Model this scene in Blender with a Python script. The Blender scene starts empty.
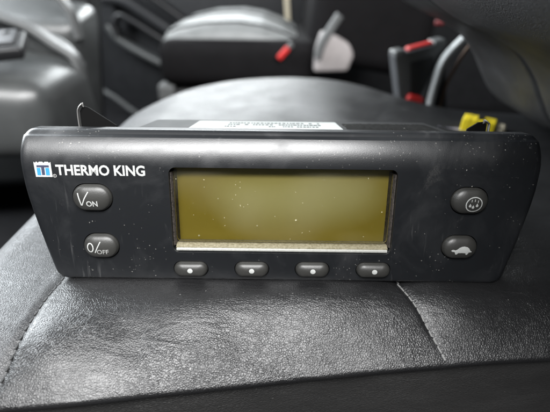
import bpy, bmesh, math, random
from mathutils import Vector, Matrix
R = math.radians
scene = bpy.context.scene
col = scene.collection
random.seed(7)

# ------------------------------------------------------------------ camera
cam = bpy.data.cameras.new('camera')
cam_o = bpy.data.objects.new('camera', cam); col.objects.link(cam_o)
cam.sensor_width = 36.0
cam.lens = 18.0 / (275.0 / 432.0)
cam.clip_start = 0.01; cam.clip_end = 50
cam_o.matrix_world = (Matrix.Translation((0, -.1736, .1386)) @ Matrix.Rotation(R(90 - 29), 4, 'X')
                      @ Matrix.Rotation(R(0.7), 4, 'Z'))
cam.dof.use_dof = True
cam.dof.focus_distance = .205
cam.dof.aperture_fstop = 7.0
cam.dof.aperture_blades = 0
scene.camera = cam_o

# ------------------------------------------------------------------ light of the cab: door opening, windscreen, far window
world = bpy.data.worlds.new('World'); scene.world = world
world.use_nodes = True
bg = world.node_tree.nodes['Background']
bg.inputs[0].default_value = (.80, .90, 1.0, 1)
bg.inputs[1].default_value = .07

def area(name, loc, target, sx, sy, power, color):
    l = bpy.data.lights.new(name, 'AREA'); l.shape = 'RECTANGLE'
    l.size = sx; l.size_y = sy; l.energy = power; l.color = color
    o = bpy.data.objects.new(name, l); col.objects.link(o)
    o.location = loc
    o.rotation_euler = (Vector(target) - Vector(loc)).to_track_quat('-Z', 'Y').to_euler()
    return o
area('open_door_daylight', (.25, -.62, 1.08), (.05, .1, 0), 2.0, .50, 80.0, (1.0, 1.0, 1.0))
area('windscreen_daylight', (-1.25, .75, .75), (-.1, .5, 0), 1.2, .6, 62.0, (.90, .96, 1.0))
area('far_window_daylight', (-.35, 2.05, .66), (0, .3, 0), 1.0, .42, 24.0, (.93, .98, 1.0))

scene.view_settings.view_transform = 'Standard'
scene.view_settings.look = 'None'
scene.view_settings.gamma = 1
scene.view_settings.exposure = 0
scene.render.engine = 'CYCLES'
scene.cycles.max_bounces = 5; scene.cycles.diffuse_bounces = 3; scene.cycles.glossy_bounces = 2; scene.cycles.transmission_bounces = 2; scene.cycles.transparent_max_bounces = 4

# ------------------------------------------------------------------ helpers
def link(name, me, mat=None, parent=None, smooth=40):
    o = bpy.data.objects.new(name, me); col.objects.link(o)
    if mat: 
        me.materials.clear(); me.materials.append(mat)
    if smooth:
        for p in me.polygons: p.use_smooth = True
        try: me.set_sharp_from_angle(angle=R(smooth))
        except Exception: pass
    if parent: o.parent = parent
    return o
def from_bm(name, bm, mat=None, parent=None, smooth=40):
    me = bpy.data.meshes.new(name); bm.normal_update(); bm.to_mesh(me); bm.free()
    return link(name, me, mat, parent, smooth)
def pyd(name, v, f, mat=None, parent=None, smooth=40):
    me = bpy.data.meshes.new(name); me.from_pydata([tuple(p) for p in v], [], f); me.update()
    return link(name, me, mat, parent, smooth)
def empty(name, loc=(0, 0, 0), rot=(0, 0, 0)):
    o = bpy.data.objects.new(name, None); col.objects.link(o)
    o.empty_display_size = .02
    o.location = loc; o.rotation_euler = rot
    return o
def tag(o, label=None, cat=None, group=None, kind=None):
    if label: o['label'] = label
    if cat: o['category'] = cat
    if group: o['group'] = group
    if kind: o['kind'] = kind
    return o
def lerp_tab(tab, x):
    if x <= tab[0][0]: return tab[0][1]
    for (a, b), (c, d) in zip(tab, tab[1:]):
        if x <= c:
            t = (x - a) / (c - a); return b + (d - b) * t
    return tab[-1][1]
def smooth_tab(tab, x):
    # Catmull-Rom through the table
    if x <= tab[0][0]: return tab[0][1]
    if x >= tab[-1][0]: return tab[-1][1]
    for i in range(len(tab) - 1):
        if x <= tab[i + 1][0]:
            x0, y0 = tab[i]; x1, y1 = tab[i + 1]
            m0 = (y1 - tab[i - 1][1]) / (x1 - tab[i - 1][0]) if i else (y1 - y0) / (x1 - x0)
            m1 = (tab[i + 2][1] - y0) / (tab[i + 2][0] - x0) if i + 2 < len(tab) else (y1 - y0) / (x1 - x0)
            h = x1 - x0; t = (x - x0) / h
            return ((2*t**3 - 3*t*t + 1) * y0 + (t**3 - 2*t*t + t) * h * m0
                    + (-2*t**3 + 3*t*t) * y1 + (t**3 - t*t) * h * m1)
def box_bm(sx, sy, sz, bev=.002, seg=3, taper=1.0, mat=None):
    bm = bmesh.new()
    bmesh.ops.create_cube(bm, size=1)
    for v in bm.verts:
        k = taper if v.co.z > 0 else 1
        v.co = Vector((v.co.x * sx * k, v.co.y * sy, v.co.z * sz))
    if bev: bmesh.ops.bevel(bm, geom=bm.edges[:], offset=bev, segments=seg, profile=.6, affect='EDGES')
    if mat: bm.transform(mat)
    return bm
def hexa_bm(v8, bev=.01, seg=4):
    """eight corners: bottom four then top four, each counter-clockwise from above"""
    bm = bmesh.new()
    vs = [bm.verts.new(p) for p in v8]
    for f in ((3,2,1,0),(4,5,6,7),(0,1,5,4),(1,2,6,5),(2,3,7,6),(3,0,4,7)):
        bm.faces.new([vs[i] for i in f])
    bmesh.ops.bevel(bm, geom=bm.edges[:], offset=bev, segments=seg, profile=.5, affect='EDGES', clamp_overlap=True)
    bmesh.ops.recalc_face_normals(bm, faces=bm.faces[:])
    return bm
def catmull(pts, n):
    pts = [Vector(p) for p in pts]; out = []
    for i in range(len(pts) - 1):
        p0 = pts[i-1] if i else 2*pts[0]-pts[1]
        p1, p2 = pts[i], pts[i+1]
        p3 = pts[i+2] if i+2 < len(pts) else 2*p2-p1
        for k in range(n):
            t = k / n
            out.append(.5*((2*p1)+(-p0+p2)*t+(2*p0-5*p1+4*p2-p3)*t*t+(-p0+3*p1-3*p2+p3)*t**3))
    out.append(pts[-1]); return out
def sweep(pts, prof, up=(0, 0, 1), taper=None):
    """sweep the closed profile [(a,b)] along pts: a along side, b along local up"""
    pts = [Vector(p) for p in pts]; up = Vector(up); v = []; f = []; m = len(prof)
    for i, p in enumerate(pts):
        t = (pts[min(i+1, len(pts)-1)] - pts[max(i-1, 0)]).normalized()
        s = t.cross(up).normalized(); u = s.cross(t)
        k = taper(i / (len(pts)-1)) if taper else 1
        for a, b in prof: v.append(p + s*a*k + u*b*k)
    for i in range(len(pts)-1):
        for j in range(m):
            f.append((i*m+j, i*m+(j+1) % m, (i+1)*m+(j+1) % m, (i+1)*m+j))
    f.append(tuple(range(m))[::-1]); f.append(tuple((len(pts)-1)*m+j for j in range(m)))
    return v, f
def circ(r, n=10, ry=None): 
    ry = ry or r
    return [(r*math.cos(2*math.pi*i/n), ry*math.sin(2*math.pi*i/n)) for i in range(n)]
def rrect(w, h, r, n=4):
    out = []
    for cx, cy, a0 in ((w/2-r, h/2-r, 0), (-w/2+r, h/2-r, 90), (-w/2+r, -h/2+r, 180), (w/2-r, -h/2+r, 270)):
        for k in range(n+1):
            a = R(a0+90*k/n); out.append((cx+r*math.cos(a), cy+r*math.sin(a)))
    return out
def stadium(w, h, n=8):
    return rrect(w, h, min(w, h)/2*.999, n)

# ------------------------------------------------------------------ materials
class NT:
    def __init__(self, name):
        self.m = bpy.data.materials.new(name); self.m.use_nodes = True
        self.t = self.m.node_tree; self.n = self.t.nodes
        self.b = self.n['Principled BSDF']; self.out = self.n['Material Output']
        self.tc = self.n.new('ShaderNodeTexCoord')
    def new(self, t, **k):
        n = self.n.new(t)
        for a, b in k.items(): setattr(n, a, b)
        return n
    def l(self, a, b): self.t.links.new(a, b)
    def mapping(self, sc=(1, 1, 1), rot=(0, 0, 0), src='Object'):
        m = self.new('ShaderNodeMapping'); m.inputs['Scale'].default_value = sc
        m.inputs['Rotation'].default_value = rot; self.l(self.tc.outputs[src], m.inputs['Vector']); return m.outputs[0]
    def noise(self, vec, scale, detail=2, rough=.5, dist=0):
        n = self.new('ShaderNodeTexNoise'); n.inputs['Scale'].default_value = scale
        n.inputs['Detail'].default_value = detail; n.inputs['Roughness'].default_value = rough
        n.inputs['Distortion'].default_value = dist
        self.l(vec, n.inputs['Vector']); return n
    def vor(self, vec, scale, feature='F1', rand=1):
        n = self.new('ShaderNodeTexVoronoi', feature=feature); n.inputs['Scale'].default_value = scale
        n.inputs['Randomness'].default_value = rand
        self.l(vec, n.inputs['Vector']); return n
    def ramp(self, fac, stops, interp='LINEAR'):
        r = self.new('ShaderNodeValToRGB'); r.color_ramp.interpolation = interp
        e = r.color_ramp.elements
        while len(e) < len(stops): e.new(.5)
        for i, (p, c) in enumerate(stops):
            e[i].position = p
            e[i].color = (c, c, c, 1) if not hasattr(c, '__len__') else (*c, 1)
        self.l(fac, r.inputs[0]); return r.outputs[0]
    def math(self, op, a, b=None, c=None, clamp=False):
        n = self.new('ShaderNodeMath', operation=op); n.use_clamp = clamp
        for i, x in enumerate((a, b, c)):
            if x is None: continue
            if isinstance(x, (int, float)): n.inputs[i].default_value = x
            else: self.l(x, n.inputs[i])
        return n.outputs[0]
    def mix(self, fac, a, b):
        n = self.new('ShaderNodeMix', data_type='RGBA')
        for s, x in ((n.inputs[0], fac), (n.inputs[6], a), (n.inputs[7], b)):
            if isinstance(x, (int, float)): s.default_value = x
            elif hasattr(x, '__len__'): s.default_value = (*x, 1)
            else: self.l(x, s)
        return n.outputs[2]
    def bump(self, h, strength, dist, prev=None):
        n = self.new('ShaderNodeBump'); n.inputs['Strength'].default_value = strength
        n.inputs['Distance'].default_value = dist; self.l(h, n.inputs['Height'])
        if prev: self.l(prev, n.inputs['Normal'])
        return n.outputs[0]
    def set(self, **k):
        for a, x in k.items():
            s = self.b.inputs[a.replace('_', ' ')]
            if isinstance(x, (int, float)): s.default_value = x
            elif isinstance(x, tuple): s.default_value = (*x, 1) if len(x) == 3 else x
            else: self.l(x, s)
        return self

def specks(t, vec, scale, size, dens, cl_scale=30, cl=(.45, .6), floor=.12):
    """dust specks: small dots at a random part of the cells, gathered in clusters"""
    v = t.vor(vec, scale); 
    wob = t.noise(vec, scale*4, 1)
    d = t.math('ADD', v.outputs['Distance'], t.math('MULTIPLY', t.math('SUBTRACT', wob.outputs[0], .5), size*2.6))
    dot = t.math('LESS_THAN', d, size)
    sep = t.new('ShaderNodeSeparateColor'); t.l(v.outputs['Color'], sep.inputs[0])
    gate = t.math('LESS_THAN', sep.outputs[0], t.math('MULTIPLY', t.ramp(t.noise(vec, cl_scale, 3).outputs[0], [(cl[0], floor), (cl[1], 1)]), dens))
    return t.math('MULTIPLY', t.math('MULTIPLY', dot, gate), t.math('ADD', t.math('MULTIPLY', sep.outputs[1], .7), .3))

def leather(name, base, rough=.42, grain=760, gstr=.5, stretch=(1, 1, 1), dust=.25, wr=.5):
    t = NT(name); vec = t.mapping(stretch)
    wv = t.noise(vec, 160, 2)
    w2 = t.new('ShaderNodeVectorMath', operation='MULTIPLY_ADD')
    t.l(wv.outputs['Color'], w2.inputs[0]); w2.inputs[1].default_value = (.0022, .0022, .0022); t.l(vec, w2.inputs[2])
    e = t.vor(w2.outputs[0], grain, 'DISTANCE_TO_EDGE')
    peb = t.ramp(e.outputs['Distance'], [(0, 0), (.10, .40), (.30, .85), (.55, 1)], 'B_SPLINE')
    e2 = t.vor(w2.outputs[0], grain*.36, 'DISTANCE_TO_EDGE')
    crease = t.ramp(e2.outputs['Distance'], [(0, 0), (.06, .7), (.2, 1)])
    patch = t.ramp(t.noise(vec, 26, 2).outputs[0], [(.36, 0), (.62, 1)])
    h = t.math('MULTIPLY', t.math('ADD', t.math('MULTIPLY', peb, .8), t.math('MULTIPLY', crease, .35)), t.math('MULTIPLY_ADD', patch, .45, .55))
    wrk = t.noise(t.mapping((1, 3.2, 1), (0, 0, R(12))), 55, 2, .55, .6)
    hh = t.math('ADD', t.math('MULTIPLY', h, gstr*.00055), t.math('MULTIPLY', wrk.outputs[0], wr*.0022))
    n3 = t.bump(hh, 1.0, 1.0)
    tone = t.noise(vec, 30, 2, .6)
    c = t.mix(t.ramp(tone.outputs[0], [(.3, 0), (.7, 1)]), tuple(x*.8 for x in base), tuple(x*1.25 for x in base))
    c = t.mix(t.math('MULTIPLY', t.ramp(peb, [(0, 1), (.4, 0)]), .35), c, tuple(x*.45 for x in base))
    sp = specks(t, vec, 330, .10, .11, 18)
    c = t.mix(t.math('MULTIPLY', sp, dust), c, (.5, .5, .48))
    rg = t.math('ADD', t.math('MULTIPLY', t.noise(vec, 45, 2).outputs[0], .16), rough - .08)
    t.set(Base_Color=c, Roughness=rg, Normal=n3, Specular_IOR_Level=.7)
    return t.m

def plastic(name, base, rough=.5, grain=900, gstr=.15, spec=.5, dust=None, var=.15):
    t = NT(name); vec = t.mapping()
    g = t.noise(vec, grain, 2)
    n = t.bump(g.outputs[0], gstr, .0003)
    tone = t.noise(vec, 24, 4, .6)
    c = t.mix(t.ramp(tone.outputs[0], [(.3, 0), (.7, 1)]), tuple(x*(1-var) for x in base), tuple(x*(1+var) for x in base))
    if dust:
        sp = specks(t, vec, 300, .09, dust, 25)
        c = t.mix(t.math('MULTIPLY', sp, .6), c, (.55, .54, .5))
    rg = t.math('ADD', t.math('MULTIPLY', t.noise(vec, 60, 3).outputs[0], .14), rough - .07)
    t.set(Base_Color=c, Roughness=rg, Normal=n, Specular_IOR_Level=spec)
    return t.m

def faceplate_mat():
    t = NT('worn_black_faceplate'); vec = t.mapping()
    g = t.noise(vec, 2200, 2); n = t.bump(g.outputs[0], .14, .0002)
    sm = t.noise(t.mapping((1, 1, .8), (0, R(14), 0)), 42, 5, .62, .5)
    smudge = t.ramp(sm.outputs[0], [(.48, 0), (.80, 1)])
    c = t.mix(t.math('MULTIPLY', smudge, .35), (.0066, .0074, .0088), (.027, .028, .030))
    # dust lying in clusters: big crumbs and fine powder
    s1 = specks(t, vec, 280, .08, .38, 34, (.50, .68), .10)
    s2 = specks(t, vec, 640, .17, .9, 40, (.53, .68), .03)
    fine = t.noise(vec, 1500, 3, .7)
    scuff = t.math('MULTIPLY', t.ramp(t.noise(t.mapping((1, 1, .75), (0, R(20), 0)), 38, 5, .68, .4).outputs[0], [(.62, 0), (.74, 1)]), t.ramp(fine.outputs[0], [(.40, .15), (.62, 1)]))
    streak = t.noise(t.mapping((1, 1, .10), (0, R(8), 0)), 420, 2, .6)
    rub = t.math('MULTIPLY', t.ramp(streak.outputs[0], [(.60, 0), (.72, 1)]), t.ramp(t.noise(vec, 26, 3).outputs[0], [(.52, 0), (.66, 1)]))
    c = t.mix(t.math('MULTIPLY', scuff, .30), c, (.22, .21, .20))
    c = t.mix(t.math('MULTIPLY', rub, .16), c, (.22, .22, .22))
    dust = t.math('MAXIMUM', s1, t.math('MULTIPLY', s2, .55), clamp=True)
    c = t.mix(t.math('MULTIPLY', dust, .42), c, (.62, .60, .55))
    rg = t.math('ADD', t.math('MULTIPLY', smudge, .16), .35)
    t.set(Base_Color=c, Roughness=rg, Normal=n, Specular_IOR_Level=1.0)
    return t.m

def plain(name, c, rough=.5, metal=0, spec=.5):
    t = NT(name); vec = t.mapping()
    tone = t.noise(vec, 400, 3)
    cc = t.mix(tone.outputs[0], tuple(x*.88 for x in c), tuple(min(1, x*1.12) for x in c))
    t.set(Base_Color=cc, Roughness=rough, Metallic=metal, Specular_IOR_Level=spec); return t.m

M = {}
M['leather'] = leather('black_leather', (.010, .010, .0106), .385, 1000, .27, dust=.2, wr=.24)
M['leather_side'] = leather('black_leather_smooth_panel', (.026, .027, .029), .43, 1150, .30, dust=.35, wr=.25)
M['leather_front'] = leather('black_leather_skirt', (.022, .0215, .021), .50, 720, .36, (.7, 1, 1.6), .3, .3)
M['leather_back'] = leather('black_leather_backrest', (.030, .030, .031), .42, 700, .40, dust=.05, wr=.08)
M['face'] = faceplate_mat()
M['housing'] = plastic('dusty_black_housing', (.014, .0145, .015), .6, 1300, .4, .3, dust=.6)
M['foam'] = plastic('dirty_black_foam', (.010, .010, .0095), .95, 1100, .8, .08, dust=1.0)
M['button'] = plastic('grey_rubber_button', (.030, .0295, .027), .45, 1700, .12, .8, dust=.22)
M['print'] = plain('white_print', (.46, .47, .455), .7)
M['print_grey'] = plain('worn_grey_print', (.34, .34, .33), .6)
M['blue'] = plain('blue_print', (.04, .26, .46), .5)
M['navy'] = plain('dark_print', (.045, .05, .09), .5)
M['sticker'] = plain('white_paper_sticker', (.38, .40, .39), .8, 0, .1)
M['ink'] = plain('grey_ink', (.06, .065, .065), .8, 0, .1)
M['metal'] = plain('worn_bright_steel', (.40, .395, .38), .45, .9)
M['black_metal'] = plain('blackened_steel', (.02, .02, .022), .45, .3)
M['web'] = plain('matt_black_steel', (.004, .004, .004), .8, 0, .1)
M['yellow'] = plain('yellow_plastic', (.80, .62, .02), .42)
M['cream'] = plain('cream_plastic', (.52, .46, .34), .5)
M['lilac'] = plain('grey_lilac_plastic', (.20, .19, .24), .5)
M['red'] = plain('red_plastic', (.48, .016, .014), .5)
M['darkred'] = plain('dark_red_plastic', (.10, .004, .006), .5)
M['grey_plastic'] = plastic('mid_grey_plastic', (.055, .058, .058), .40, 900, .2, .9)
M['pale_plastic'] = plastic('pale_grey_plastic', (.10, .103, .103), .42, 900, .2)
M['beige_plastic'] = plastic('beige_plastic', (.31, .285, .28), .5, 900, .2)
M['dark_plastic'] = plastic('dark_grey_plastic', (.016, .0165, .018), .5, 900, .3, .3)
M['buckle_plastic'] = plastic('charcoal_buckle_plastic', (.065, .067, .071), .42, 900, .2)
M['black'] = plastic('black_plastic', (.010, .010, .011), .45, 900, .2)
M['cloth'] = plastic('grey_seat_cloth', (.18, .186, .184), .45, 1800, .6)
M['cloth_dark'] = plastic('dark_seat_cloth', (.006, .0055, .006), .8, 1800, .6, .12)
M['strap'] = plastic('grey_belt_webbing', (.34, .35, .35), .55, 1600, .5)
M['rust'] = plain('brown_rusted_steel', (.20, .13, .09), .6, .4)
M['thread_dark'] = plain('dark_thread', (.025, .025, .025), .7)
M['thread_pale'] = plain('dusty_pale_thread', (.22, .22, .215), .7)
M['carpet'] = plastic('black_carpet', (.012, .012, .013), .95, 700, 1.0, .1)

def lcd_mat():
    t = NT('olive_lcd_glass'); vec = t.mapping()
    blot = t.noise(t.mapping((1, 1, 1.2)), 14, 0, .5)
    # display tone: browner towards its border, paler in the middle
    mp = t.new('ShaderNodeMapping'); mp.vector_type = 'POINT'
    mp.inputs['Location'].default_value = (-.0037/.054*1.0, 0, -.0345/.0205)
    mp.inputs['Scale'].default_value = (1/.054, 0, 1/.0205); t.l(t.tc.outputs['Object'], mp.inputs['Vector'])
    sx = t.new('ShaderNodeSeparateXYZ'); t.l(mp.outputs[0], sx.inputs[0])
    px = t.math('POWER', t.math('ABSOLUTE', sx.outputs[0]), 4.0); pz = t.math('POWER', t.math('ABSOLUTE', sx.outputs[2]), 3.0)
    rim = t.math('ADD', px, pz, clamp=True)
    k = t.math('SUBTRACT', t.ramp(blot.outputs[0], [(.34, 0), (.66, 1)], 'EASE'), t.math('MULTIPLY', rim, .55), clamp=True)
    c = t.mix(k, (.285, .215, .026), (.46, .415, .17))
    t.set(Base_Color=c, Roughness=.45, Specular_IOR_Level=.35); return t.m
def lens_mat():
    t = NT('dusty_clear_window'); vec = t.mapping()
    tr = t.new('ShaderNodeBsdfTransparent'); tr.inputs[0].default_value = (.97, .97, .93, 1)
    gl = t.new('ShaderNodeBsdfGlossy'); gl.inputs['Roughness'].default_value = .12
    fr = t.new('ShaderNodeFresnel'); fr.inputs[0].default_value = 1.45
    m1 = t.new('ShaderNodeMixShader'); t.l(fr.outputs[0], m1.inputs[0]); t.l(tr.outputs[0], m1.inputs[1]); t.l(gl.outputs[0], m1.inputs[2])
    df = t.new('ShaderNodeBsdfDiffuse'); df.inputs[0].default_value = (.70, .66, .45, 1)
    s1 = specks(t, vec, 210, .075, .34, 30, (.40, .65)); s2 = specks(t, vec, 520, .12, .30, 45)
    haze = t.math('MULTIPLY', t.ramp(t.noise(vec, 25, 1, .6).outputs[0], [(.40, 0), (.8, 1)]), .08)
    d = t.math('ADD', t.math('MULTIPLY', t.math('MAXIMUM', s1, t.math('MULTIPLY', s2, .5)), .8), haze, clamp=True)
    m2 = t.new('ShaderNodeMixShader'); t.l(d, m2.inputs[0]); t.l(m1.outputs[0], m2.inputs[1]); t.l(df.outputs[0], m2.inputs[2])
    t.l(m2.outputs[0], t.out.inputs[0]); return t.m
def ledge_mat(name, a, b):
    t = NT(name); vec = t.mapping()
    n = t.noise(vec, 900, 4, .7)
    c = t.mix(t.ramp(n.outputs[0], [(.38, 0), (.62, 1)]), a, b)
    t.set(Base_Color=c, Roughness=.6); return t.m
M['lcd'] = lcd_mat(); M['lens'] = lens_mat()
M['ledge'] = ledge_mat('dusty_window_ledge', (.15, .13, .075), (.27, .245, .17))
M['ledge_pale'] = ledge_mat('pale_window_lip', (.36, .36, .33), (.44, .44, .41))
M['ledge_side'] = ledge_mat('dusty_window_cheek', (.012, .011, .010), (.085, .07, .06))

# ------------------------------------------------------------------ floor of the cab
def sheet(name, x0, x1, y0, y1, z, mat):
    return pyd(name, [(x0, y0, z), (x1, y0, z), (x1, y1, z), (x0, y1, z)], [(0, 1, 2, 3)], mat, None, 0)
tag(sheet('floor', -3, 3, -2.5, 4, -.42, M['carpet']), kind='structure')

# ------------------------------------------------------------------ leather seat the unit stands on
seat = empty('car_seat', (0, .2, -.2))
tag(seat, 'black leather car seat carrying the control unit, creased cushion in front', 'car seat')
seat_off = Vector((0, -.2, .2))
EDGE = [(-.20, -.0720), (-.0966, -.0622), (-.0536, -.0540), (.0008, -.0440), (.0708, -.0362), (.114, -.0335), (.20, -.029), (.36, -.025)]
FAR = [(-.167, .235), (-.158, .270), (-.145, .317), (-.125, .370), (-.102, .411), (-.060, .452), (-.0096, .474), (.035, .478), (.077, .465), (.115, .430), (.150, .372), (.18, .340), (.25, .318), (.36, .312)]
XL, XR = -.168, .36
edge = lambda x: smooth_tab(EDGE, x) + .0028
far = lambda x: smooth_tab(FAR, x)
def seam_l(y): return -.109 + .07*min(y, 0.0) - .010*max(0, min(1, y/.1))
def seam_r(y): return .0640 - .46*min(y, 0.0)
def g(x, c, w): return math.exp(-((x-c)/w)**2)
def sstep(t):
    t = max(0, min(1, t)); return t*t*(3-2*t)
def seat_z(x, y):
    s = y - edge(x)
    z = 0.0
    if s < .034: z -= .0160 * (1 - s/.034)**1.75
    d = min(x - XL, (far(x) - y)*.8)
    r = .026
    if d < r: z -= r - math.sqrt(max(0, r*r - (r-d)**2))
    # soft undulations of the worn cushion
    z -= .0046*(.50+.50*g(x, .015, .062))*sstep((-.009-y)/.024)
    ef = max(0, min(1, (s-.001)/.012))
    z += ef*.0004*math.sin(x*260 + y*120)*g(y, -.038, .010)*g(x, -.02, .07)
    z += ef*(.0006*math.sin(x*95 + y*40)*g(y, -.03, .03) - .0008*g(x, -.062, .018)*g(y, -.036, .020))
    # hollow under the unit
    z -= .0030*g(y, .03, .030)*max(0, min(1, (x+.145)/.03))*max(0, min(1, (.15-x)/.03))
    # the cushion is crowned towards its far bolster
    z += .006*g(y, .33, .10)*g(x, .02, .14)
    for sm in (seam_l, seam_r):
        q = x - sm(y)
        if y > .10: continue
        z -= (.15+.85*ef)*.0014*math.exp(-(q/.0016)**2)*min(1, (.10-y)/.05)
        z -= ef*.0016*math.exp(-(q/.010)**2)*min(1, (.10-y)/.05)
    z += .0009*math.sin(9*x*8 + 3)*g(y, .2, .1)
    return z
def rows(x):
    """y stations of a cushion column: dense in front, wide behind"""
    e, f = edge(x), far(x)
    out = []
    n1, n2 = 120, 70
    ym = .11
    for i in range(n1): out.append(e + (ym-e)*i/n1)
    for i in range(n2+1): out.append(ym + (f-ym)*(1-(1-i/n2)**1.4))
    return out
def panel(name, xa, xb, nx, mat, skirts=()):
    v = []; f = []
    NC = 9
    base = rows(0); n = len(base)+NC
    for i in range(nx+1):
        t = i/nx
        # follow the seams: solve the row in y, then x between both borders
        xm = xa(.0) + (xb(.0)-xa(.0))*t
        ys = rows(xm)
        e0 = ys[0]; x = xa(e0) + (xb(e0)-xa(e0))*t
        ze = seat_z(x, e0+1e-6); th0 = math.atan((seat_z(x, e0+.001)-ze)/.001); rr = .0026
        for k in range(NC, 0, -1):          # leather rolled over the front edge
            th = th0 + (R(118)-th0)*k/NC
            v.append((x, e0 + rr*(math.sin(th0)-math.sin(th)), ze + rr*(math.cos(th)-math.cos(th0))))
        for y in ys:
            x = xa(y) + (xb(y)-xa(y))*t
            v.append((x, y, seat_z(x, y)))
    for i in range(nx):
        for j in range(n-1):
            f.append((i*n+j, (i+1)*n+j, (i+1)*n+j+1, i*n+j+1))
    # far skirt
    k = len(v)
    for i in range(nx+1):
        x, y, z = v[i*n+n-1]; v.append((x*1.0, y+.004, -.17))
    for i in range(nx): f.append((i*n+n-1, (i+1)*n+n-1, k+i+1, k+i))
    if 'left' in skirts:
        k = len(v)
        for j in range(n):
            x, y, z = v[j]; v.append((x-.003, y, -.17))
        for j in range(n-1): f.append((j, j+1, k+j+1, k+j))
    v = [Vector(p)+seat_off for p in v]
    o = pyd(name, v, f, mat, seat, 75)
    return o
panel('side_panel', lambda y: XL, seam_l, 42, M['leather_side'], ('left',))
panel('cushion_panel', seam_l, seam_r, 130, M['leather'])
panel('cushion_panel', seam_r, lambda y: XR, 150, M['leather'])
# skirt below the front edge
v = []; f = []
prof = [(.0042, -.0142), (.0034, -.0150), (.0030, -.0175), (.0026, -.022), (.0022, -.028), (.0022, -.036), (.0026, -.05), (.004, -.08), (.008, -.12), (.012, -.18)]
nx = 160
for i in range(nx+1):
    x = XL + (XR-XL)*i/nx
    for dy, z in prof: v.append(Vector((x, edge(x)+dy + .0006*math.sin(x*60), z + seat_z(max(x, XL+.03), edge(x)+1e-5) + .0112))+seat_off)
m = len(prof)
for i in range(nx):
    for j in range(m-1): f.append((i*m+j, i*m+j+1, (i+1)*m+j+1, (i+1)*m+j))
pyd('skirt_panel', v, f, M['leather_front'], seat, 75)
# stitches in the left seam, thread in the right one
bm = bmesh.new()
y = -.056
while y < .02:
    x = seam_l(y); z = seat_z(x, y)
    mt = Matrix.Translation(Vector((x, y, z+.0003))+seat_off) @ Matrix.Rotation(R(-4), 4, 'Z')
    b2 = box_bm(.0009, .0030, .0007, .0003, 2, mat=mt)
    me = bpy.data.meshes.new('t'); b2.to_mesh(me); b2.free(); bm.from_mesh(me); bpy.data.meshes.remove(me)
    y += .0042
from_bm('stitching', bm, M['thread_dark'], seat)
bm = bmesh.new()
y = -.0322
rs = random.Random(5)
while y < .010:
    x = seam_r(y); z = seat_z(x, y)
    sl = (seat_z(x, y+.001)-seat_z(x, y-.001))/.002
    mt = Matrix.Translation(Vector((x+rs.uniform(-.0001, .0001), y, z+.0001))+seat_off) @ Matrix.Rotation(R(24)+rs.uniform(-.08, .08), 4, 'Z') @ Matrix.Rotation(math.atan(sl), 4, 'X')
    b2 = box_bm(.00085, .0029, .0006, .00025, 2, mat=mt)
    add_bm = bpy.data.meshes.new('t'); b2.to_mesh(add_bm); b2.free(); bm.from_mesh(add_bm); bpy.data.meshes.remove(add_bm)
    y += .0030
from_bm('stitching', bm, M['thread_pale'], seat)

# backrest of the same seat: bolster profile swept across the seat
BP = [(.47, .0), (.40, .002), (.33, .004), (.285, .009), (.255, .015), (.236, .027), (.222, .046), (.210, .064), (.192, .082), (.165, .097), (.130, .112), (.10, .135), (.085, .17), (.085, .24), (.11, .30), (.47, .30)]
BP = [(a-.014, b) for a, b in BP]
bp = [p for p in catmull([(a, 0, b) for a, b in BP[:15]], 6)] + [Vector((.47, 0, .30))]
v = []; f = []; ys = []
n = 240
cen = Vector((.40, 0, .16))
for i in range(n+1):
    y = -.12 + .44*i/n
    dend = .32 - y; r = .055
    k = 1.0
    if dend < r: k = 1 - (r - math.sqrt(max(0, r*r-(r-dend)**2)))*2.4
    sg = .0035*math.exp(-((y-.172)/.0025)**2) + .004*math.exp(-((y-.172)/.016)**2)
    for p in bp:
        q = cen + (p-cen)*k
        dirn = (cen-p).normalized()
        q = q + dirn*sg
        v.append(Vector((q.x, y, q.z))+seat_off)
m = len(bp)
for i in range(n):
    for j in range(m): f.append((i*m+j, (i+1)*m+j, (i+1)*m+(j+1) % m, i*m+(j+1) % m))
f.append(tuple(n*m+j for j in range(m)))
pyd('backrest', v, f, M['leather_back'], seat, 60)

# ------------------------------------------------------------------ the control unit
TILT = R(11.8)
unit = empty('control_unit', (0, 0, -.0012), (-TILT, 0, 0))
tag(unit, 'dusty black control unit with olive display and oval buttons standing on leather seat', 'control unit')
mm = .001
CX = 2.5
HW = [(0, 112.2), (6, 114.0), (22, 117.6), (45, 121.8), (60, 122.6), (70, 122.4), (74.6, 121.6)]
ZT = 74.6
def halfw(z):
    w = smooth_tab(HW, z)
    r = 4.5
    if z < r: w -= r - math.sqrt(max(0, r*r-(r-z)**2))
    r = 3.2
    if z > ZT-r: w -= r - math.sqrt(max(0, r*r-(z-ZT+r)**2))
    return w
def face_y(z):
    y = 0
    if z > 57.6:
        rr = 22.5; y += rr - math.sqrt(rr*rr-(z-57.6)**2)
    if z > 71.6: y += .9*min(1, (z-71.6)/.5)          # fine step under the top rim
    if z < 1.6: y += 1.6 - math.sqrt(max(0, 1.6**2-(1.6-z)**2))
    if z > ZT-1.0: y += 1.0 - math.sqrt(max(0, 1-(z-ZT+1.0)**2))
    return y
zs = [0, .15, .4, .8, 1.3, 2, 3, 4.5, 7, 12, 18, 24, 30, 36, 42, 48, 54, 57.6, 58.8, 60, 61.5, 63, 64.5, 66, 67.5, 69, 70.3, 71.2, 71.6, 72.1, 72.8, 73.6, 74.0, 74.3, 74.5, 74.6]
ds = [0, .12, .4, .9, 1.6, 2.6, 4.0, 7.0]
BACK = 17.0
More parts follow.
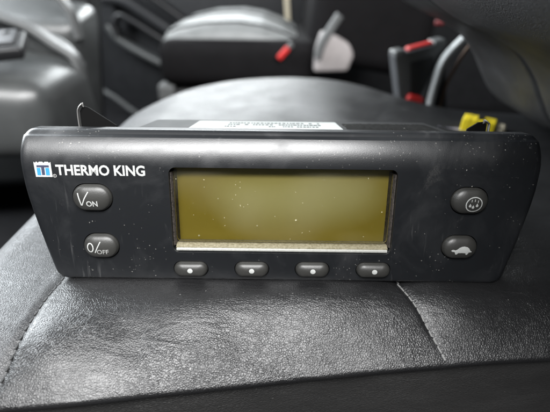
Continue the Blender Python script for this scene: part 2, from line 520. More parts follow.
def bezel_mesh():
    v = []; f = []
    nc = len(ds)*2
    for z in zs:
        hw = halfw(z)
        offs = [-hw+d for d in ds] + [hw-d for d in ds[::-1]]
        for i, x in enumerate(offs):
            d = ds[i] if i < len(ds) else ds[nc-1-i]
            fil = 0
            rr = 2.6
            if d < rr: fil = rr - math.sqrt(rr*rr-(rr-d)**2)
            v.append(((CX+x)*mm, (face_y(z)+fil)*mm, z*mm))
    k = len(v); nr = len(zs)
    for (x, y, z) in list(v): v.append((x, BACK*mm, z))
    I = lambda r, c: r*nc+c
    for r_ in range(nr-1):
        for c in range(nc-1):
            f.append((I(r_, c), I(r_, c+1), I(r_+1, c+1), I(r_+1, c)))
            f.append((k+I(r_, c), k+I(r_+1, c), k+I(r_+1, c+1), k+I(r_, c+1)))
    for r_ in range(nr-1):
        f.append((I(r_, 0), I(r_+1, 0), k+I(r_+1, 0), k+I(r_, 0)))
        f.append((I(r_, nc-1), k+I(r_, nc-1), k+I(r_+1, nc-1), I(r_+1, nc-1)))
    for c in range(nc-1):
        f.append((I(0, c), k+I(0, c), k+I(0, c+1), I(0, c+1)))
        f.append((I(nr-1, c), I(nr-1, c+1), k+I(nr-1, c+1), k+I(nr-1, c)))
    return v, f
bez = pyd('faceplate', *bezel_mesh(), M['face'], None, 35)
# cut display opening and button wells
BUT = [('on', -87.3, 42.4, 18.6, 13.0), ('off', -85.6, 17.7, 17.0, 12.4), ('defrost', 92.8, 43.0, 17.4, 12.8), ('tortoise', 91.2, 19.2, 17.0, 11.8)]
KEYS = [(-41.9, 6.4), (-11.3, 6.65), (19.1, 6.8), (49.7, 6.95)]
def prism_bm(outline, y0, y1, cx, cz, grow=1.0):
    """closed prism of an outline (x,z) in mm from depth y0 (front) to y1"""
    bm = bmesh.new()
    a = [bm.verts.new(((cx+x*grow)*mm, y0*mm, (cz+z*grow)*mm)) for x, z in outline]
    b = [bm.verts.new(((cx+x)*mm, y1*mm, (cz+z)*mm)) for x, z in outline]
    n = len(outline)
    bm.faces.new(a); bm.faces.new(b[::-1])
    for i in range(n): bm.faces.new((a[i], b[i], b[(i+1) % n], a[(i+1) % n]))
    bmesh.ops.recalc_face_normals(bm, faces=bm.faces[:])
    return bm
DX0, DX1, DZ0, DZ1 = -50.4, 57.8, 15.2, 58.2
dcx, dcz, dw, dh = (DX0+DX1)/2, (DZ0+DZ1)/2, DX1-DX0, DZ1-DZ0
cut = bmesh.new()
def add_to(dst, src):
    me = bpy.data.meshes.new('t'); src.to_mesh(me); src.free(); dst.from_mesh(me); bpy.data.meshes.remove(me)
add_to(cut, prism_bm(rrect(dw, dh, 3.2, 6), -3, 10, dcx, dcz))
BUT = [(a, x, z+.7, w, h) for a, x, z, w, h in BUT]
for nm, x, z, w, h in BUT: add_to(cut, prism_bm(stadium(w+.9, h+.9, 10), -3, 6, x, z))
for x, z in KEYS: add_to(cut, prism_bm(stadium(17.6, 8.2, 10), -3, 5, x, z))
cme = bpy.data.meshes.new('c'); cut.to_mesh(cme); cut.free()
cob = bpy.data.objects.new('cutter', cme); col.objects.link(cob)
md = bez.modifiers.new('b', 'BOOLEAN'); md.operation = 'DIFFERENCE'; md.object = cob; md.solver = 'EXACT'
bv = bez.modifiers.new('v', 'BEVEL'); bv.width = .0006; bv.segments = 2; bv.limit_method = 'ANGLE'; bv.angle_limit = R(60)
wn = bez.modifiers.new('w', 'WEIGHTED_NORMAL'); wn.mode = 'FACE_AREA'; wn.weight = 100; wn.keep_sharp = False
dg = bpy.context.evaluated_depsgraph_get(); dg.update()
nm_ = bpy.data.meshes.new_from_object(bez.evaluated_get(dg))
bez.modifiers.clear(); bez.data = nm_
bpy.data.objects.remove(cob)
nm_.materials.clear(); nm_.materials.append(M['face'])
bez.parent = unit

# display: lcd, window, dusty ledge
def quadstrip(name, pts_a, pts_b, mat, parent):
    n = len(pts_a); v = list(pts_a)+list(pts_b)
    return pyd(name, [Vector(p)*mm for p in v], [(i, i+1, n+i+1, n+i) for i in range(n-1)], mat, parent, 60)
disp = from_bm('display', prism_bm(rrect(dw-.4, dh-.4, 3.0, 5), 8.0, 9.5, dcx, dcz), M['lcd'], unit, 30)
lens = from_bm('window_pane', prism_bm(rrect(dw-3.0, dh-5.6, 2.2, 5), 3.6, 4.4, dcx, dcz+1.9), M['lens'], disp, 30)
def bar(name, prof, x0, x1, mat, parent):
    """bar of a (y,z) section in mm running along x"""
    v = [(x0, a, b) for a, b in prof]+[(x1, a, b) for a, b in prof]; n = len(prof)
    f = [(i, (i+1) % n, n+(i+1) % n, n+i) for i in range(n)]+[tuple(range(n))[::-1], tuple(range(n, 2*n))]
    return pyd(name, [Vector(p)*mm for p in v], f, mat, parent, 25)
from_bm('lip', box_bm((dw-2.6)*mm, 6.0*mm, 1.5*mm, .0006, 3, mat=Matrix.Translation((dcx*mm, 4.0*mm, (DZ0+1.05)*mm))), M['ledge_pale'], disp)
bar('ledge', [(1.9, DZ0+1.75), (1.9, DZ0+2.2), (3.0, DZ0+2.9), (5.5, DZ0+3.6), (7.9, DZ0+3.9), (7.9, DZ0+1.75)], DX0+1.2, DX1-1.2, M['ledge'], disp)
for sx, x in ((1, DX0), (-1, DX1)):
    bm = bmesh.new()
    pr = [(x+sx*.15, 2.0), (x+sx*.6, 2.2), (x+sx*2.2, 7.9), (x+sx*.15, 7.9)]
    a = [bm.verts.new((px*mm, py*mm, 18.0*mm)) for px, py in pr]; b = [bm.verts.new((px*mm, py*mm, 55.5*mm)) for px, py in pr]
    for i in range(4): bm.faces.new((a[i], a[(i+1) % 4], b[(i+1) % 4], b[i]))
    bm.faces.new(a); bm.faces.new(b[::-1]); bmesh.ops.recalc_face_normals(bm, faces=bm.faces[:])
    from_bm('cheek', bm, M['ledge_side'], disp, 20)

# buttons: domed stadiums, symbols laid on the dome
def dome_y(u, w, h, rise, base):
    return base - rise*(max(0, 1-u))**.55
def button(name, x, z, w, h, front, rise, mat, roll=0):
    """front: how far (mm) the shoulder stands before the face"""
    prof = [(1.0, 5.8), (1.0, -front+.5), (.985, -front+.15), (.955, -front-.12)]
    for k in range(1, 9):
        s = .955*math.cos(k/8*math.pi/2); y = -front-.12-(rise)*math.sin(k/8*math.pi/2)
        prof.append((max(s, .02), y))
    o = stadium(w, h, 10); n = len(o); v = []; f = []
    for s, y in prof:
        ins = (1-s)*min(w, h)/2
        for a, b in o:
            # inset towards the medial line so the dome keeps its stadium form
            L = max(0, w-h)/2
            cx_ = max(-L, min(L, a)) ; q = Vector((a-cx_, b))
            q *= s
            v.append(((cx_*(.55+.45*s)+q.x)*mm, y*mm, q.y*mm))
    for r_ in range(len(prof)-1):
        for j in range(n): f.append((r_*n+j, r_*n+(j+1) % n, (r_+1)*n+(j+1) % n, (r_+1)*n+j))
    f.append(tuple(range(n))[::-1]); f.append(tuple((len(prof)-1)*n+j for j in range(n)))
    ob = pyd(name, v, f, mat, unit, 50)
    ob.location = (x*mm, 0, z*mm)
    # height of the dome above a point (mm)
    def surf(px, pz):
        L = max(0, w-h)/2
        best = 0.0
        # radial fraction from the medial line
        lo, hi = 0.0, 1.0
        for _ in range(18):
            s = (lo+hi)/2; Ls = L*(.55+.45*s)
            cx_ = max(-Ls, min(Ls, px)); d = math.hypot(px-cx_, pz)
            if d > s*h/2: lo = s
            else: hi = s
        s = (lo+hi)/2
        if s >= .955: return -front
        th = math.acos(min(1, s/.955))
        return -front-.12-rise*math.sin(th)
    ob['_d'] = 0; del ob['_d']
    return ob, surf
def text_mesh(body, size, bold=0, shear=0, sx=1.0):
    cu = bpy.data.curves.new('t', 'FONT'); cu.body = body; cu.size = size; cu.offset = bold
    cu.shear = shear; cu.resolution_u = 3; cu.align_x = 'LEFT'
    ob = bpy.data.objects.new('t', cu); col.objects.link(ob)
    d = bpy.context.evaluated_depsgraph_get(); d.update()
    me = bpy.data.meshes.new_from_object(ob.evaluated_get(d))
    bpy.data.objects.remove(ob); bpy.data.curves.remove(cu)
    for v_ in me.vertices: v_.co.x *= sx
    return me
def fit_text(me, x0, x1, z0, z1):
    """scale the flat text to a box in mm, return (x,z) list"""
    xs = [v_.co.x for v_ in me.vertices]; ys_ = [v_.co.y for v_ in me.vertices]
    ax, bx, ay, by = min(xs), max(xs), min(ys_), max(ys_)
    return [(x0+(v_.co.x-ax)/(bx-ax)*(x1-x0), z0+(v_.co.y-ay)/(by-ay)*(z1-z0)) for v_ in me.vertices], [tuple(p.vertices) for p in me.polygons]
def print_shape(name, pts, faces, surf, mat, parent, lift=.06):
    bm = bmesh.new()
    vs = [bm.verts.new((x*mm, 0, z*mm)) for x, z in pts]
    for fc in faces:
        try: bm.faces.new([vs[i] for i in fc])
        except ValueError: pass
    if len(bm.faces):
        bmesh.ops.triangulate(bm, faces=bm.faces[:])
        if True:
            for _ in range(4):
                ed = [e_ for e_ in bm.edges if e_.calc_length() > .55*mm]
                if not ed: break
                bmesh.ops.subdivide_edges(bm, edges=ed, cuts=1)
                bmesh.ops.triangulate(bm, faces=bm.faces[:])
    for v_ in bm.verts: v_.co.y = (surf(v_.co.x/mm, v_.co.z/mm)-lift)*mm
    ob = from_bm(name, bm, mat, parent, 0)
    return ob
flat = lambda x, z: face_y(z)
def stroke(pts, w, closed=False):
    """flat polyline of width w as quads (mm)"""
    P = [Vector(p) for p in pts]; n = len(P); out = []; fs = []
    for i, p in enumerate(P):
        a = P[(i-1) % n] if closed or i else P[0]; b = P[(i+1) % n] if closed or i < n-1 else P[-1]
        t = (b-a).normalized(); s = Vector((-t.y, t.x))*w/2
        out += [tuple(p+s), tuple(p-s)]
    rng = range(n if closed else n-1)
    for i in rng:
        j = (i+1) % n; fs.append((2*i, 2*i+1, 2*j+1, 2*j))
    return out, fs
def ell(cx, cz, rx, rz, n=24, rot=0):
    return [(cx+rx*math.cos(2*math.pi*i/n)*math.cos(rot)-rz*math.sin(2*math.pi*i/n)*math.sin(rot),
             cz+rx*math.cos(2*math.pi*i/n)*math.sin(rot)+rz*math.sin(2*math.pi*i/n)*math.cos(rot)) for i in range(n)]

surfs = {}
for nm, x, z, w, h in BUT:
    lab = {'on': 'grey oval button marked 1/ON', 'off': 'grey oval button marked 0/OFF',
           'defrost': 'grey oval button with circled water drops', 'tortoise': 'grey oval button with white tortoise'}[nm]
    ob, sf = button('button', x, z, w, h, .9, 2.7, M['button']); ob['label'] = lab
    surfs[nm] = (ob, sf)
def glyphs(btn, items, mat, lift=.10):
    ob, sf = surfs[btn]
    for pts, fs in items: print_shape('symbol', pts, fs, sf, mat, ob, lift)
# 1/ON
me = text_mesh('ON', 1, .02)
tp, tf = fit_text(me, -1.9, 3.4, -3.6, -.8)
glyphs('on', [stroke([(-5.7, 2.9), (-5.0, -.1), (-4.3, -3.1)], .6), stroke([(-4.1, -3.1), (-2.5, .4), (-.6, 3.6)], .5), (tp, tf)], M['print'])
me = text_mesh('OFF', 1, .01)
tp, tf = fit_text(me, -1.2, 4.4, -3.3, -.9)
glyphs('off', [stroke(ell(-4.3, .1, 1.45, 2.2), .55, True), stroke([(-2.2, -2.6), (-.7, .4), (.8, 3.2)], .45)], M['print'])
glyphs('off', [(tp, tf)], M['print_grey'])
# drops in a ring
DXY = (-.7, .75)
items = [stroke(ell(1.7+DXY[0], -1.6+DXY[1], 3.8, 3.5, 30, R(18)), .5, True)]
def drop(cx, cz, r, hgt):
    o = [(cx, cz+hgt)] + [(cx+r*math.cos(R(a)), cz+r*math.sin(R(a))) for a in range(30, -211, -24)]
    return o, [tuple(range(len(o)))]
for cx, cz in ((-.15, -2.5), (1.45, -3.2), (3.35, -2.3)): items.append(drop(cx*.93+DXY[0], cz*.95+DXY[1], .62, 1.25))
for cx, cz in ((.5, .1), (2.0, .3), (3.5, -.2)): items.append(stroke([(cx+DXY[0], cz+.7+DXY[1]), (cx-.15+DXY[0], cz-.5+DXY[1])], .3))
glyphs('defrost', items, M['print'])
# tortoise
tor = [(-4.9, -1.35), (-4.6, -.85), (-3.9, -.75), (-3.2, -.95), (-2.5, -.6), (-1.6, .25), (-.5, .75), (.7, .85), (1.9, .55), (2.7, -.05), (3.3, -1.0), (4.2, -1.75), (3.3, -1.85), (2.7, -1.85), (2.4, -2.5), (2.0, -3.0), (1.5, -2.9), (1.3, -2.2), (-.6, -2.1), (-1.9, -2.2), (-2.4, -2.9), (-3.0, -2.85), (-2.9, -2.1), (-3.4, -1.75), (-4.4, -1.7)]
tor = [(x*1.12+.5, z*1.15+.7) for x, z in tor]
glyphs('tortoise', [(tor, [tuple(range(len(tor)))])], M['print'])
# four soft keys
for i, (x, z) in enumerate(KEYS):
    ob, sf = button('soft_key', x, z, 16.8, 7.6, .9, 2.4, M['button'])
    e = ell(.10, .25, 1.3, 1.25, 20)
    print_shape('dot', e, [tuple(range(len(e)))], sf, M['print'], ob, .12)

# lettering and emblem
me = text_mesh('THERMO KING', 1, .029, 0, 1.0)
tp, tf = fit_text(me, -103.2, -61.3, 53.8, 58.9)
print_shape('lettering', tp, tf, flat, M['print'], bez, .05)
ex0, ex1, ez0, ez1 = -113.2, -105.2, 52.9, 59.4
pl = [(ex0+.25, ez0), (ex1+.1, ez0), (ex1, ez1)]
nt = 6
for k in range(nt):
    xa = ex1-(ex1-ex0)*k/nt; xb = ex1-(ex1-ex0)*(k+1)/nt
    pl += [(xa-.1, ez1+.75), ((xa+xb)/2, ez1+.15), (xb+.1, ez1+.75)]
pl += [(ex0, ez1)]
em = print_shape('emblem', pl, [tuple(range(len(pl)))], flat, M['print'], bez, .05)
def rect(x0, x1, z0, z1): return [(x0, z0), (x1, z0), (x1, z1), (x0, z1)], [(0, 1, 2, 3)]
w_ = ex1-ex0
print_shape('emblem_bar', *rect(ex0+1.2, ex1-1.0, ez1-1.9, ez1-.9), flat, M['navy'], em, .09)
print_shape('emblem_stem', *rect(ex0+3.3, ex0+4.75, ez0+.9, ez1-1.88), flat, M['navy'], em, .09)
print_shape('emblem_panel', *rect(ex0+1.15, ex0+2.9, ez0+.8, ez1-2.15), flat, M['blue'], em, .09)
print_shape('emblem_panel', *rect(ex0+5.2, ex1-1.0, ez0+.8, ez1-2.15), flat, M['blue'], em, .09)
print_shape('trademark', *stroke(ell(-104.0, 53.5, .75, .72, 16), .28, True), flat, M['print_grey'], bez, .05)
me = text_mesh('R', 1, .02)
print_shape('trademark', *fit_text(me, -104.25, -103.75, 53.15, 53.85), flat, M['print_grey'], bez, .05)

# housing behind the faceplate, sticker on its top, clips
HZ0, HZ1, HY1 = 15.5, 72.6, 74.0
hx0, hx1 = -74.0, 92.0
hb = box_bm((hx1-hx0)*mm, (HY1-BACK+2)*mm, (HZ1-HZ0)*mm, .0016, 3, mat=Matrix.Translation(((hx0+hx1)/2*mm, (BACK-2+HY1)/2*mm, (HZ0+HZ1)/2*mm)))
hous = from_bm('housing', hb, M['housing'], unit)
def topsheet(name, x0, x1, y0, y1, z, mat, parent, th=.25, r=1.5):
    o = rrect(x1-x0, y1-y0, r, 4); cx_, cy_ = (x0+x1)/2, (y0+y1)/2
    bm = bmesh.new()
    a = [bm.verts.new(((cx_+p)*mm, (cy_+q)*mm, z*mm)) for p, q in o]
    fc = bm.faces.new(a); ex = bmesh.ops.extrude_face_region(bm, geom=[fc])
    for e_ in ex['geom']:
        if isinstance(e_, bmesh.types.BMVert): e_.co.z += th*mm
    bmesh.ops.recalc_face_normals(bm, faces=bm.faces[:])
    return from_bm(name, bm, mat, parent, 30)
stk = topsheet('sticker', -46, 35.5, 28, 66, HZ1, M['sticker'], hous)
def ink_row(y, h, x0, x1, wmin, wmax, gap):
    x = x0; bm = bmesh.new()
    while x < x1:
        w = random.uniform(wmin, wmax)
        if random.random() < .86:
            vs = [bm.verts.new((a*mm, b*mm, (HZ1+.30)*mm)) for a, b in ((x, y), (x+w, y), (x+w, y+h), (x, y+h))]
            bm.faces.new(vs)
        x += w+gap*random.uniform(.6, 1.5)
    ob = from_bm('printed_line', bm, M['ink'], stk, 0); return ob
ink_row(54, 5.0, -27, 24, .9, 2.2, .5)
ink_row(46, 4.5, -27, 26, .9, 2.2, .5)
ink_row(38, 4.0, -28, -22, .6, 1.4, .5)
ink_row(38, 4.0, -4, 22, .6, 1.4, .5)
# grubby foam pad and dark strip on the right of the housing
def lump(name, x0, x1, y0, y1, z, h, mat, parent, nx=60, ny=14):
    v = []; f = []
    rnd = random.Random(3)
    for i in range(nx+1):
        for j in range(ny+1):
            u, w = i/nx, j/ny
            e_ = min(1, 6*u, 6*(1-u), 4*w, 4*(1-w))
            v.append(Vector((x0+(x1-x0)*u, y0+(y1-y0)*w, z+h*e_*(.62+.38*rnd.random()) - .2))*mm)
    for i in range(nx):
        for j in range(ny): f.append((i*(ny+1)+j, (i+1)*(ny+1)+j, (i+1)*(ny+1)+j+1, i*(ny+1)+j+1))
    return pyd(name, v, f, mat, parent, 25)
lump('foam_pad', 37, 89, 22, 62, HZ1, 1.6, M['foam'], hous)
def clip(name, x, y, hgt, lean, mirror=1):
    """bent spring-steel clip: bright upright edge and a dark triangular web running back"""
    pts = catmull([(0, 0, -6), (-.3, 0, hgt*.55), (.4, 0, hgt*.85), (1.6, .2, hgt*.98), (2.6, .5, hgt)], 6)
    pts = [Vector((p.x*mirror, p.y, p.z)) for p in pts]
    vv, ff = sweep([p*mm for p in pts], [(a*mm, b*mm) for a, b in rrect(2.4, .6, .25, 2)], up=(1, 0, 0.01))
    o = pyd(name, vv, ff, M['metal'], unit, 50)
    o.location = (x*mm, y*mm, ZT*mm)
    web = [(.5, -6), (.3, hgt*.7), (2.0, hgt*.95), (4.6, hgt*.88), (lean, 0), (lean, -6)]
    bm = bmesh.new()
    a = [bm.verts.new((p*mirror*mm, .9*mm, q*mm)) for p, q in web]; b = [bm.verts.new((p*mirror*mm, 2.1*mm, q*mm)) for p, q in web]
    n = len(web); bm.faces.new(a); bm.faces.new(b[::-1])
    for i in range(n): bm.faces.new((a[i], b[i], b[(i+1) % n], a[(i+1) % n]))
    bmesh.ops.recalc_face_normals(bm, faces=bm.faces[:])
    from_bm('web', bm, M['web'], o, 20)
    return o
clip('clip', -99.0, 22, 10.0, 18)
clip('clip', 108.0, 24, 4.0, 10, -1)
# brackets that carry the clips at the back of the faceplate
for x in (-93, 101):
    from_bm('bracket', box_bm(22*mm, 10*mm, 40*mm, .001, 2, mat=Matrix.Translation((x*mm, 21.5*mm, 50*mm))), M['black_metal'], unit)

# ------------------------------------------------------------------ yellow connector lying behind the unit
yc = empty('cable_connector', (.197, .235, -.0075), (R(-2), R(3), R(-28)))
tag(yc, 'yellow plastic connector with cream end lying on the seat behind the unit', 'connector')
bmx = box_bm(.030, .020, .014, .0015, 3, mat=Matrix.Translation((0, 0, .0125)))
body = from_bm('body', bmx, M['yellow'], yc)
for k in range(3):
    from_bm('rib', box_bm(.0014, .0204, .0146, .0004, 2, mat=Matrix.Translation((-.009+.006*k, 0, .0125))), M['yellow'], body)
from_bm('latch', box_bm(.006, .006, .003, .0007, 2, mat=Matrix.Translation((.001, -.002, .0205))), M['black'], yc)
from_bm('end_cap', box_bm(.010, .016, .012, .003, 3, mat=Matrix.Translation((.0195, 0, .011))), M['cream'], yc)
vv, ff = sweep(catmull([(.022, 0, .011), (.034, .002, .010), (.050, .010, .008), (.075, .004, .008), (.12, .02, .008)], 8), circ(.0028, 8))
pyd('cable', vv, ff, M['black'], yc, 60)
from_bm('base_shell', box_bm(.052, .024, .006, .0015, 2, mat=Matrix.Translation((-.011, 0, .0040))), M['lilac'], yc)

# ------------------------------------------------------------------ seat belt buckle beside the cushion
bk = empty('seat_belt_buckle', (.207, .405, -.074), (0, R(-14), R(6)))
bk.scale = (1.22, 1.22, 1.22)
tag(bk, 'charcoal belt buckle with red release strip standing beside the leather backrest', 'belt buckle')
def tb(x, y, z): return Matrix.Translation((x, y, z))
from_bm('body', box_bm(.050, .020, .112, .0022, 3, 1.06, tb(0, 0, .050)), M['buckle_plastic'], bk)
from_bm('recess', box_bm(.030, .003, .050, .001, 2, .8, tb(.001, -.0095, .070)), M['dark_plastic'], bk)
wedge = bmesh.new()
a = [wedge.verts.new(p) for p in ((-.010, -.0125, .047), (.016, -.0125, .047), (.016, -.0125, .088))]
b = [wedge.verts.new(p) for p in ((-.010, -.009, .047), (.016, -.009, .047), (.016, -.009, .088))]
wedge.faces.new(a); wedge.faces.new(b[::-1])
for i in range(3): wedge.faces.new((a[i], b[i], b[(i+1) % 3], a[(i+1) % 3]))
bmesh.ops.recalc_face_normals(wedge, faces=wedge.faces[:])
from_bm('wedge', wedge, M['buckle_plastic'], bk, 20)
from_bm('release_button', box_bm(.027, .012, .006, .002, 3, mat=tb(.003, -.001, .1055)), M['red'], bk)
for x, w in ((-.0205, .011), (.0215, .013)):
    from_bm('corner_cap', box_bm(w, .019, .007, .0025, 3, mat=tb(x, 0, .1055)), M['pale_plastic'], bk)

bk2 = empty('seat_belt_buckle', (.163, .395, -.08), (0, R(14), 0))
tag(bk2, 'low black belt buckle with bright red top at the cushion edge', 'belt buckle')
from_bm('body', box_bm(.026, .020, .075, .003, 3, mat=tb(0, 0, .030)), M['black'], bk2)
from_bm('release_button', box_bm(.022, .018, .014, .005, 3, mat=tb(0, -.003, .070)), M['red'], bk2)

# belt webbing and rusty bracket strip between buckle and backrest
pts = catmull([(.240, .38, .080), (.222, .38, .062), (.206, .38, .040), (.201, .38, .014), (.198, .38, -.022), (.195, .38, -.10)], 8)
vv, ff = sweep(pts, rrect(.0022, .0085, .0008, 2), up=(0, 1, 0.001))
vv, ff = sweep(pts, [(a, b) for a, b in rrect(.0075, .014, .0022, 3)], up=(0, 1, 0.001))
st = pyd('belt_strap', vv, ff, M['strap'], None, 50)
tag(st, 'pale grey belt strap curving down beside the charcoal buckle', 'belt strap')
pts = catmull([(.240, .385, .064), (.229, .385, .044), (.223, .385, .028), (.217, .385, .010), (.214, .385, -.022), (.21, .385, -.10)], 8)
vv, ff = sweep(pts, circ(.0022, 8), up=(0, 1, 0.001))
st = pyd('bracket_rod', vv, ff, M['rust'], None, 50)
tag(st, 'thin brown rusty rod right of the pale belt strap', 'rod')
kn = from_bm('adjuster_knob', box_bm(.013, .012, .008, .003, 4, mat=tb(0, 0, 0)), M['darkred'], None)
kn.location = (.268, .60, .060)
tag(kn, 'small dark red knob just under the leather backrest corner', 'knob')

# ------------------------------------------------------------------ passenger seat across the cab
ps = empty('passenger_seat', (-.105, 1.35, -.428))
tag(ps, 'pale grey cloth passenger seat with dark side trim across the cab', 'car seat')
po = Vector((.13, -1.35, .42))
# cushion: crowned loft, sections along x
v = []; f = []
nx = 48; sec = 40
for i in range(nx+1):
    u = i/nx; x = -.375 + .475*u
    top = lerp_tab([(0, -.050), (.04, -.018), (.12, .000), (.3, .018), (.5, .022), (.65, .012), (.8, -.014), (1, -.062)], u)
    rnd = min(1, (min(u, 1-u)/.06))**.5
    for j in range(sec):
        a = 2*math.pi*j/sec
        c, s = math.cos(a), math.sin(a)
        yy = math.copysign(abs(c)**.55, c); zz = math.copysign(abs(s)**.5, s)
        z = -.065 + (top+.065)*zz if s > 0 else -.065 + .03*zz
        x = -.365 + .455*u
        y = 1.37 + .25*yy*(.8+.2*rnd)
        v.append(Vector((x, y, z))+po)
for i in range(nx):
    for j in range(sec): f.append((i*sec+j, i*sec+(j+1) % sec, (i+1)*sec+(j+1) % sec, (i+1)*sec+j))
f.append(tuple(range(sec))[::-1]); f.append(tuple(nx*sec+j for j in range(sec)))
pyd('cushion', v, f, M['cloth'], ps, 60)
for k, (dy, dz) in enumerate(((-.05, 0), (.10, 0))):
    pts = []
    for i in range(3, nx-2):
        u = i/nx; x = -.365+.455*u
        top = lerp_tab([(0, -.050), (.04, -.018), (.12, .000), (.3, .018), (.5, .022), (.65, .012), (.8, -.014), (1, -.062)], u)
        a = math.acos(max(-1, min(1, -((.16-dy)/.25)**(1/.55))))
        pts.append(Vector((x, 1.37-.16+dy, -.065+(top+.065)*math.sin(a)**.5))+po)
    vv, ff = sweep(pts, circ(.004, 8)); pyd('piping', vv, ff, M['cloth_dark'], ps, 60)
def pbox(name, x0, x1, y0, y1, z0, z1, mat, bev=.012, taper=1, parent=ps):
    b = box_bm(x1-x0, y1-y0, z1-z0, bev, 4, taper, tb((x0+x1)/2+po.x, (y0+y1)/2+po.y, (z0+z1)/2+po.z))
    return from_bm(name, b, mat, parent)
pbox('side_trim', -.362, .095, 1.085, 1.65, -.162, -.034, M['cloth_dark'], .045)
pbox('seat_frame', -.34, .08, 1.14, 1.6, -.42, -.172, M['black'], .01)
fo = pbox('front_foot', -.375, -.325, 1.10, 1.16, -.215, -.160, M['pale_plastic'], .012)
pbox('rail', -.32, -.16, 1.12, 1.15, -.205, -.180, M['grey_plastic'], .005)
# backrest of the passenger seat
b = hexa_bm([Vector(p)+po for p in ((.06, 1.16, -.10), (.42, 1.16, -.16), (.42, 1.62, -.16), (.06, 1.62, -.10), (.13, 1.14, .55), (.5, 1.14, .55), (.5, 1.64, .55), (.13, 1.64, .55))], .05, 5)
from_bm('backrest', b, M['cloth_dark'], ps)
# hinge cover and recline lever in beige plastic
hc = [(.068, -.085), (.150, -.082), (.163, -.044), (.150, -.018), (.120, -.002), (.082, .010), (.070, -.03)]
bm = bmesh.new()
a = [bm.verts.new(Vector((x*1.13, 1.045, z*1.13-.012))+po) for x, z in hc]
fc = bm.faces.new(a); ex = bmesh.ops.extrude_face_region(bm, geom=[fc])
for e_ in ex['geom']:
    if isinstance(e_, bmesh.types.BMVert): e_.co.y += .04
bmesh.ops.bevel(bm, geom=bm.edges[:], offset=.009, segments=3, profile=.5, affect='EDGES')
bmesh.ops.recalc_face_normals(bm, faces=bm.faces[:])
hcov = from_bm('hinge_cover', bm, M['beige_plastic'], ps)
pts = [Vector(p)+po for p in catmull([(.136, 1.035, .040), (.112, 1.035, .002), (.094, 1.035, -.030), (.084, 1.035, -.066)], 6)]
vv, ff = sweep(pts, rrect(.022, .014, .005, 3), up=(0, 1, 0.001))
pyd('recline_lever', vv, ff, M['pale_plastic'], hcov, 50)
# red belt release on its side
rb = empty('belt_release', (.018, 1.07, -.07), (0, R(42), 0))
tag(rb, 'red belt release with pale tip on the passenger seat side', 'belt release')
from_bm('red_grip', box_bm(.016, .014, .040, .005, 3, mat=tb(0, 0, 0)), M['red'], rb)
from_bm('pale_tip', box_bm(.015, .014, .014, .004, 3, mat=tb(0, 0, .028)), M['pale_plastic'], rb)
# belt tail hanging behind that seat
pts = catmull([(.030, 1.72, .09), (.036, 1.72, .03), (.042, 1.72, -.04), (.050, 1.72, -.12)], 6)
vv, ff = sweep(pts, rrect(.020, .004, .0015, 2), up=(0, 1, 0.001))
st = pyd('belt_strap', vv, ff, M['cream'], None, 50)
tag(st, 'cream belt webbing hanging upright behind the passenger seat', 'belt strap')

# ------------------------------------------------------------------ dashboard on the left
da = empty('dashboard', (-.45, .6, -.42))
tag(da, 'grey plastic dashboard end with pale curved rims at the left edge', 'dashboard')
do = Vector((.45, -.6, .42))
def H(name, pts, bev, mat, parent=da, seg=5):
    return from_bm(name, hexa_bm([Vector(p)+do for p in pts], bev, seg), mat, parent)
H('lower_housing', ((-.345, .43, -.125), (-.330, .66, -.15), (-.80, .66, -.15), (-.80, .36, -.11),
                    (-.325, .43, -.012), (-.338, .62, -.006), (-.70, .64, .060), (-.70, .38, .030)), .035, M['grey_plastic'])
# raised wall with pale rim
def ribbon(name, pts, w, h, mat, parent, n=8, r=None):
    p = [q+do for q in catmull(pts, n)]
    vv, ff = sweep(p, rrect(w, h, r or min(w, h)*.4, 3), up=(0, 1, 0.001))
    return pyd(name, vv, ff, mat, parent, 50)
lr = ribbon('rim', [(-.56, .60, .098), (-.456, .60, .061), (-.415, .60, .046), (-.378, .60, .020), (-.352, .60, .002), (-.344, .60, -.020), (-.345, .60, -.062)], .011, .03, M['pale_plastic'], da)
ribbon('wall', [(-.60, .622, .060), (-.456, .622, .038), (-.415, .622, .020), (-.380, .622, .000), (-.362, .622, -.03)], .045, .02, M['grey_plastic'], da, r=.008)
H('upper_housing', ((-.49, .78, -.34), (-.48, .98, -.34), (-.95, .98, -.34), (-.95, .72, -.34),
                    (-.412, .78, .036), (-.420, .95, .058), (-.85, .97, .12), (-.85, .74, .060)), .03, M['grey_plastic'])
ribbon('rim', [(-.47, .80, .110), (-.442, .80, .075), (-.428, .80, .052), (-.423, .80, .025), (-.421, .80, .000)], .013, .03, M['pale_plastic'], da)
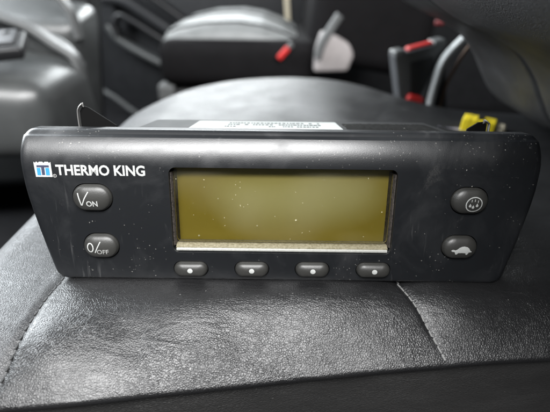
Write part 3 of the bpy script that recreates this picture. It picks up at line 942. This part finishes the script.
# black notched lever clip on the lower housing
lc = empty('column_switch', (-.40, .47, .028), (R(12), R(-4), R(18)))
tag(lc, 'black notched switch lever lying over the grey dashboard housing', 'switch')
b = box_bm(.12, .070, .018, .006, 3, mat=tb(-.02, 0, .006))
from_bm('lever', b, M['black'], lc)
from_bm('cap', box_bm(.105, .052, .006, .0025, 2, mat=tb(-.022, .004, .017)), M['buckle_plastic'], lc)
from_bm('slot', box_bm(.052, .020, .004, .0015, 2, mat=tb(-.034, .000, .0205)), M['black'], lc)
from_bm('slot', box_bm(.010, .007, .004, .0015, 2, mat=tb(.018, .014, .0205)), M['black'], lc)
# pillar behind the dash end
H('end_panel', ((-.54, 1.02, -.40), (-.535, 1.10, -.40), (-.90, 1.10, -.40), (-.90, 1.02, -.40),
                (-.44, 1.02, .30), (-.435, 1.10, .30), (-.90, 1.10, .30), (-.90, 1.02, .30)), .01, M['black'])

# ------------------------------------------------------------------ passenger door far behind
dr = empty('door_panel', (-.2, 1.80, -.42))
tag(dr, 'dark grey door trim with moulded armrest behind the passenger seat', 'door panel')
dd = Vector((.2, -1.80, .42))
from_bm('panel', box_bm(2.2, .05, .78, .01, 2, mat=tb(.1, .03, .36)), M['dark_plastic'], dr)
def dbar(name, pts, w, h, mat, n=8):
    p = [Vector(q)+dd for q in catmull(pts, n)]
    vv, ff = sweep(p, rrect(w, h, min(w, h)*.45, 4), up=(0, 1, 0.001))
    return pyd(name, vv, ff, mat, dr, 60)
dbar('armrest', [(-.70, 1.76, .02), (-.62, 1.76, .012), (-.54, 1.76, -.035), (-.44, 1.76, -.100), (-.30, 1.76, -.19), (-.1, 1.76, -.30)], .052, .09, M['dark_plastic'])
dbar('pull_handle', [(-.660, 1.74, -.12), (-.668, 1.74, -.075), (-.640, 1.74, -.040), (-.590, 1.74, -.062), (-.50, 1.74, -.118), (-.40, 1.74, -.18), (-.25, 1.74, -.28)], .026, .05, M['black'])
dbar('pocket_rim', [(-.70, 1.75, -.08), (-.66, 1.75, -.135), (-.58, 1.75, -.185), (-.47, 1.75, -.24), (-.30, 1.75, -.31)], .030, .06, M['grey_plastic'])
dbar('upper_ledge', [(-.60, 1.76, .09), (-.52, 1.76, .035), (-.43, 1.76, -.025), (-.34, 1.76, -.09)], .022, .06, M['black'])
dbar('sill_strip', [(-.74, 1.58, -.285), (-.66, 1.58, -.335), (-.60, 1.58, -.385), (-.56, 1.58, -.415)], .016, .02, M['pale_plastic'])
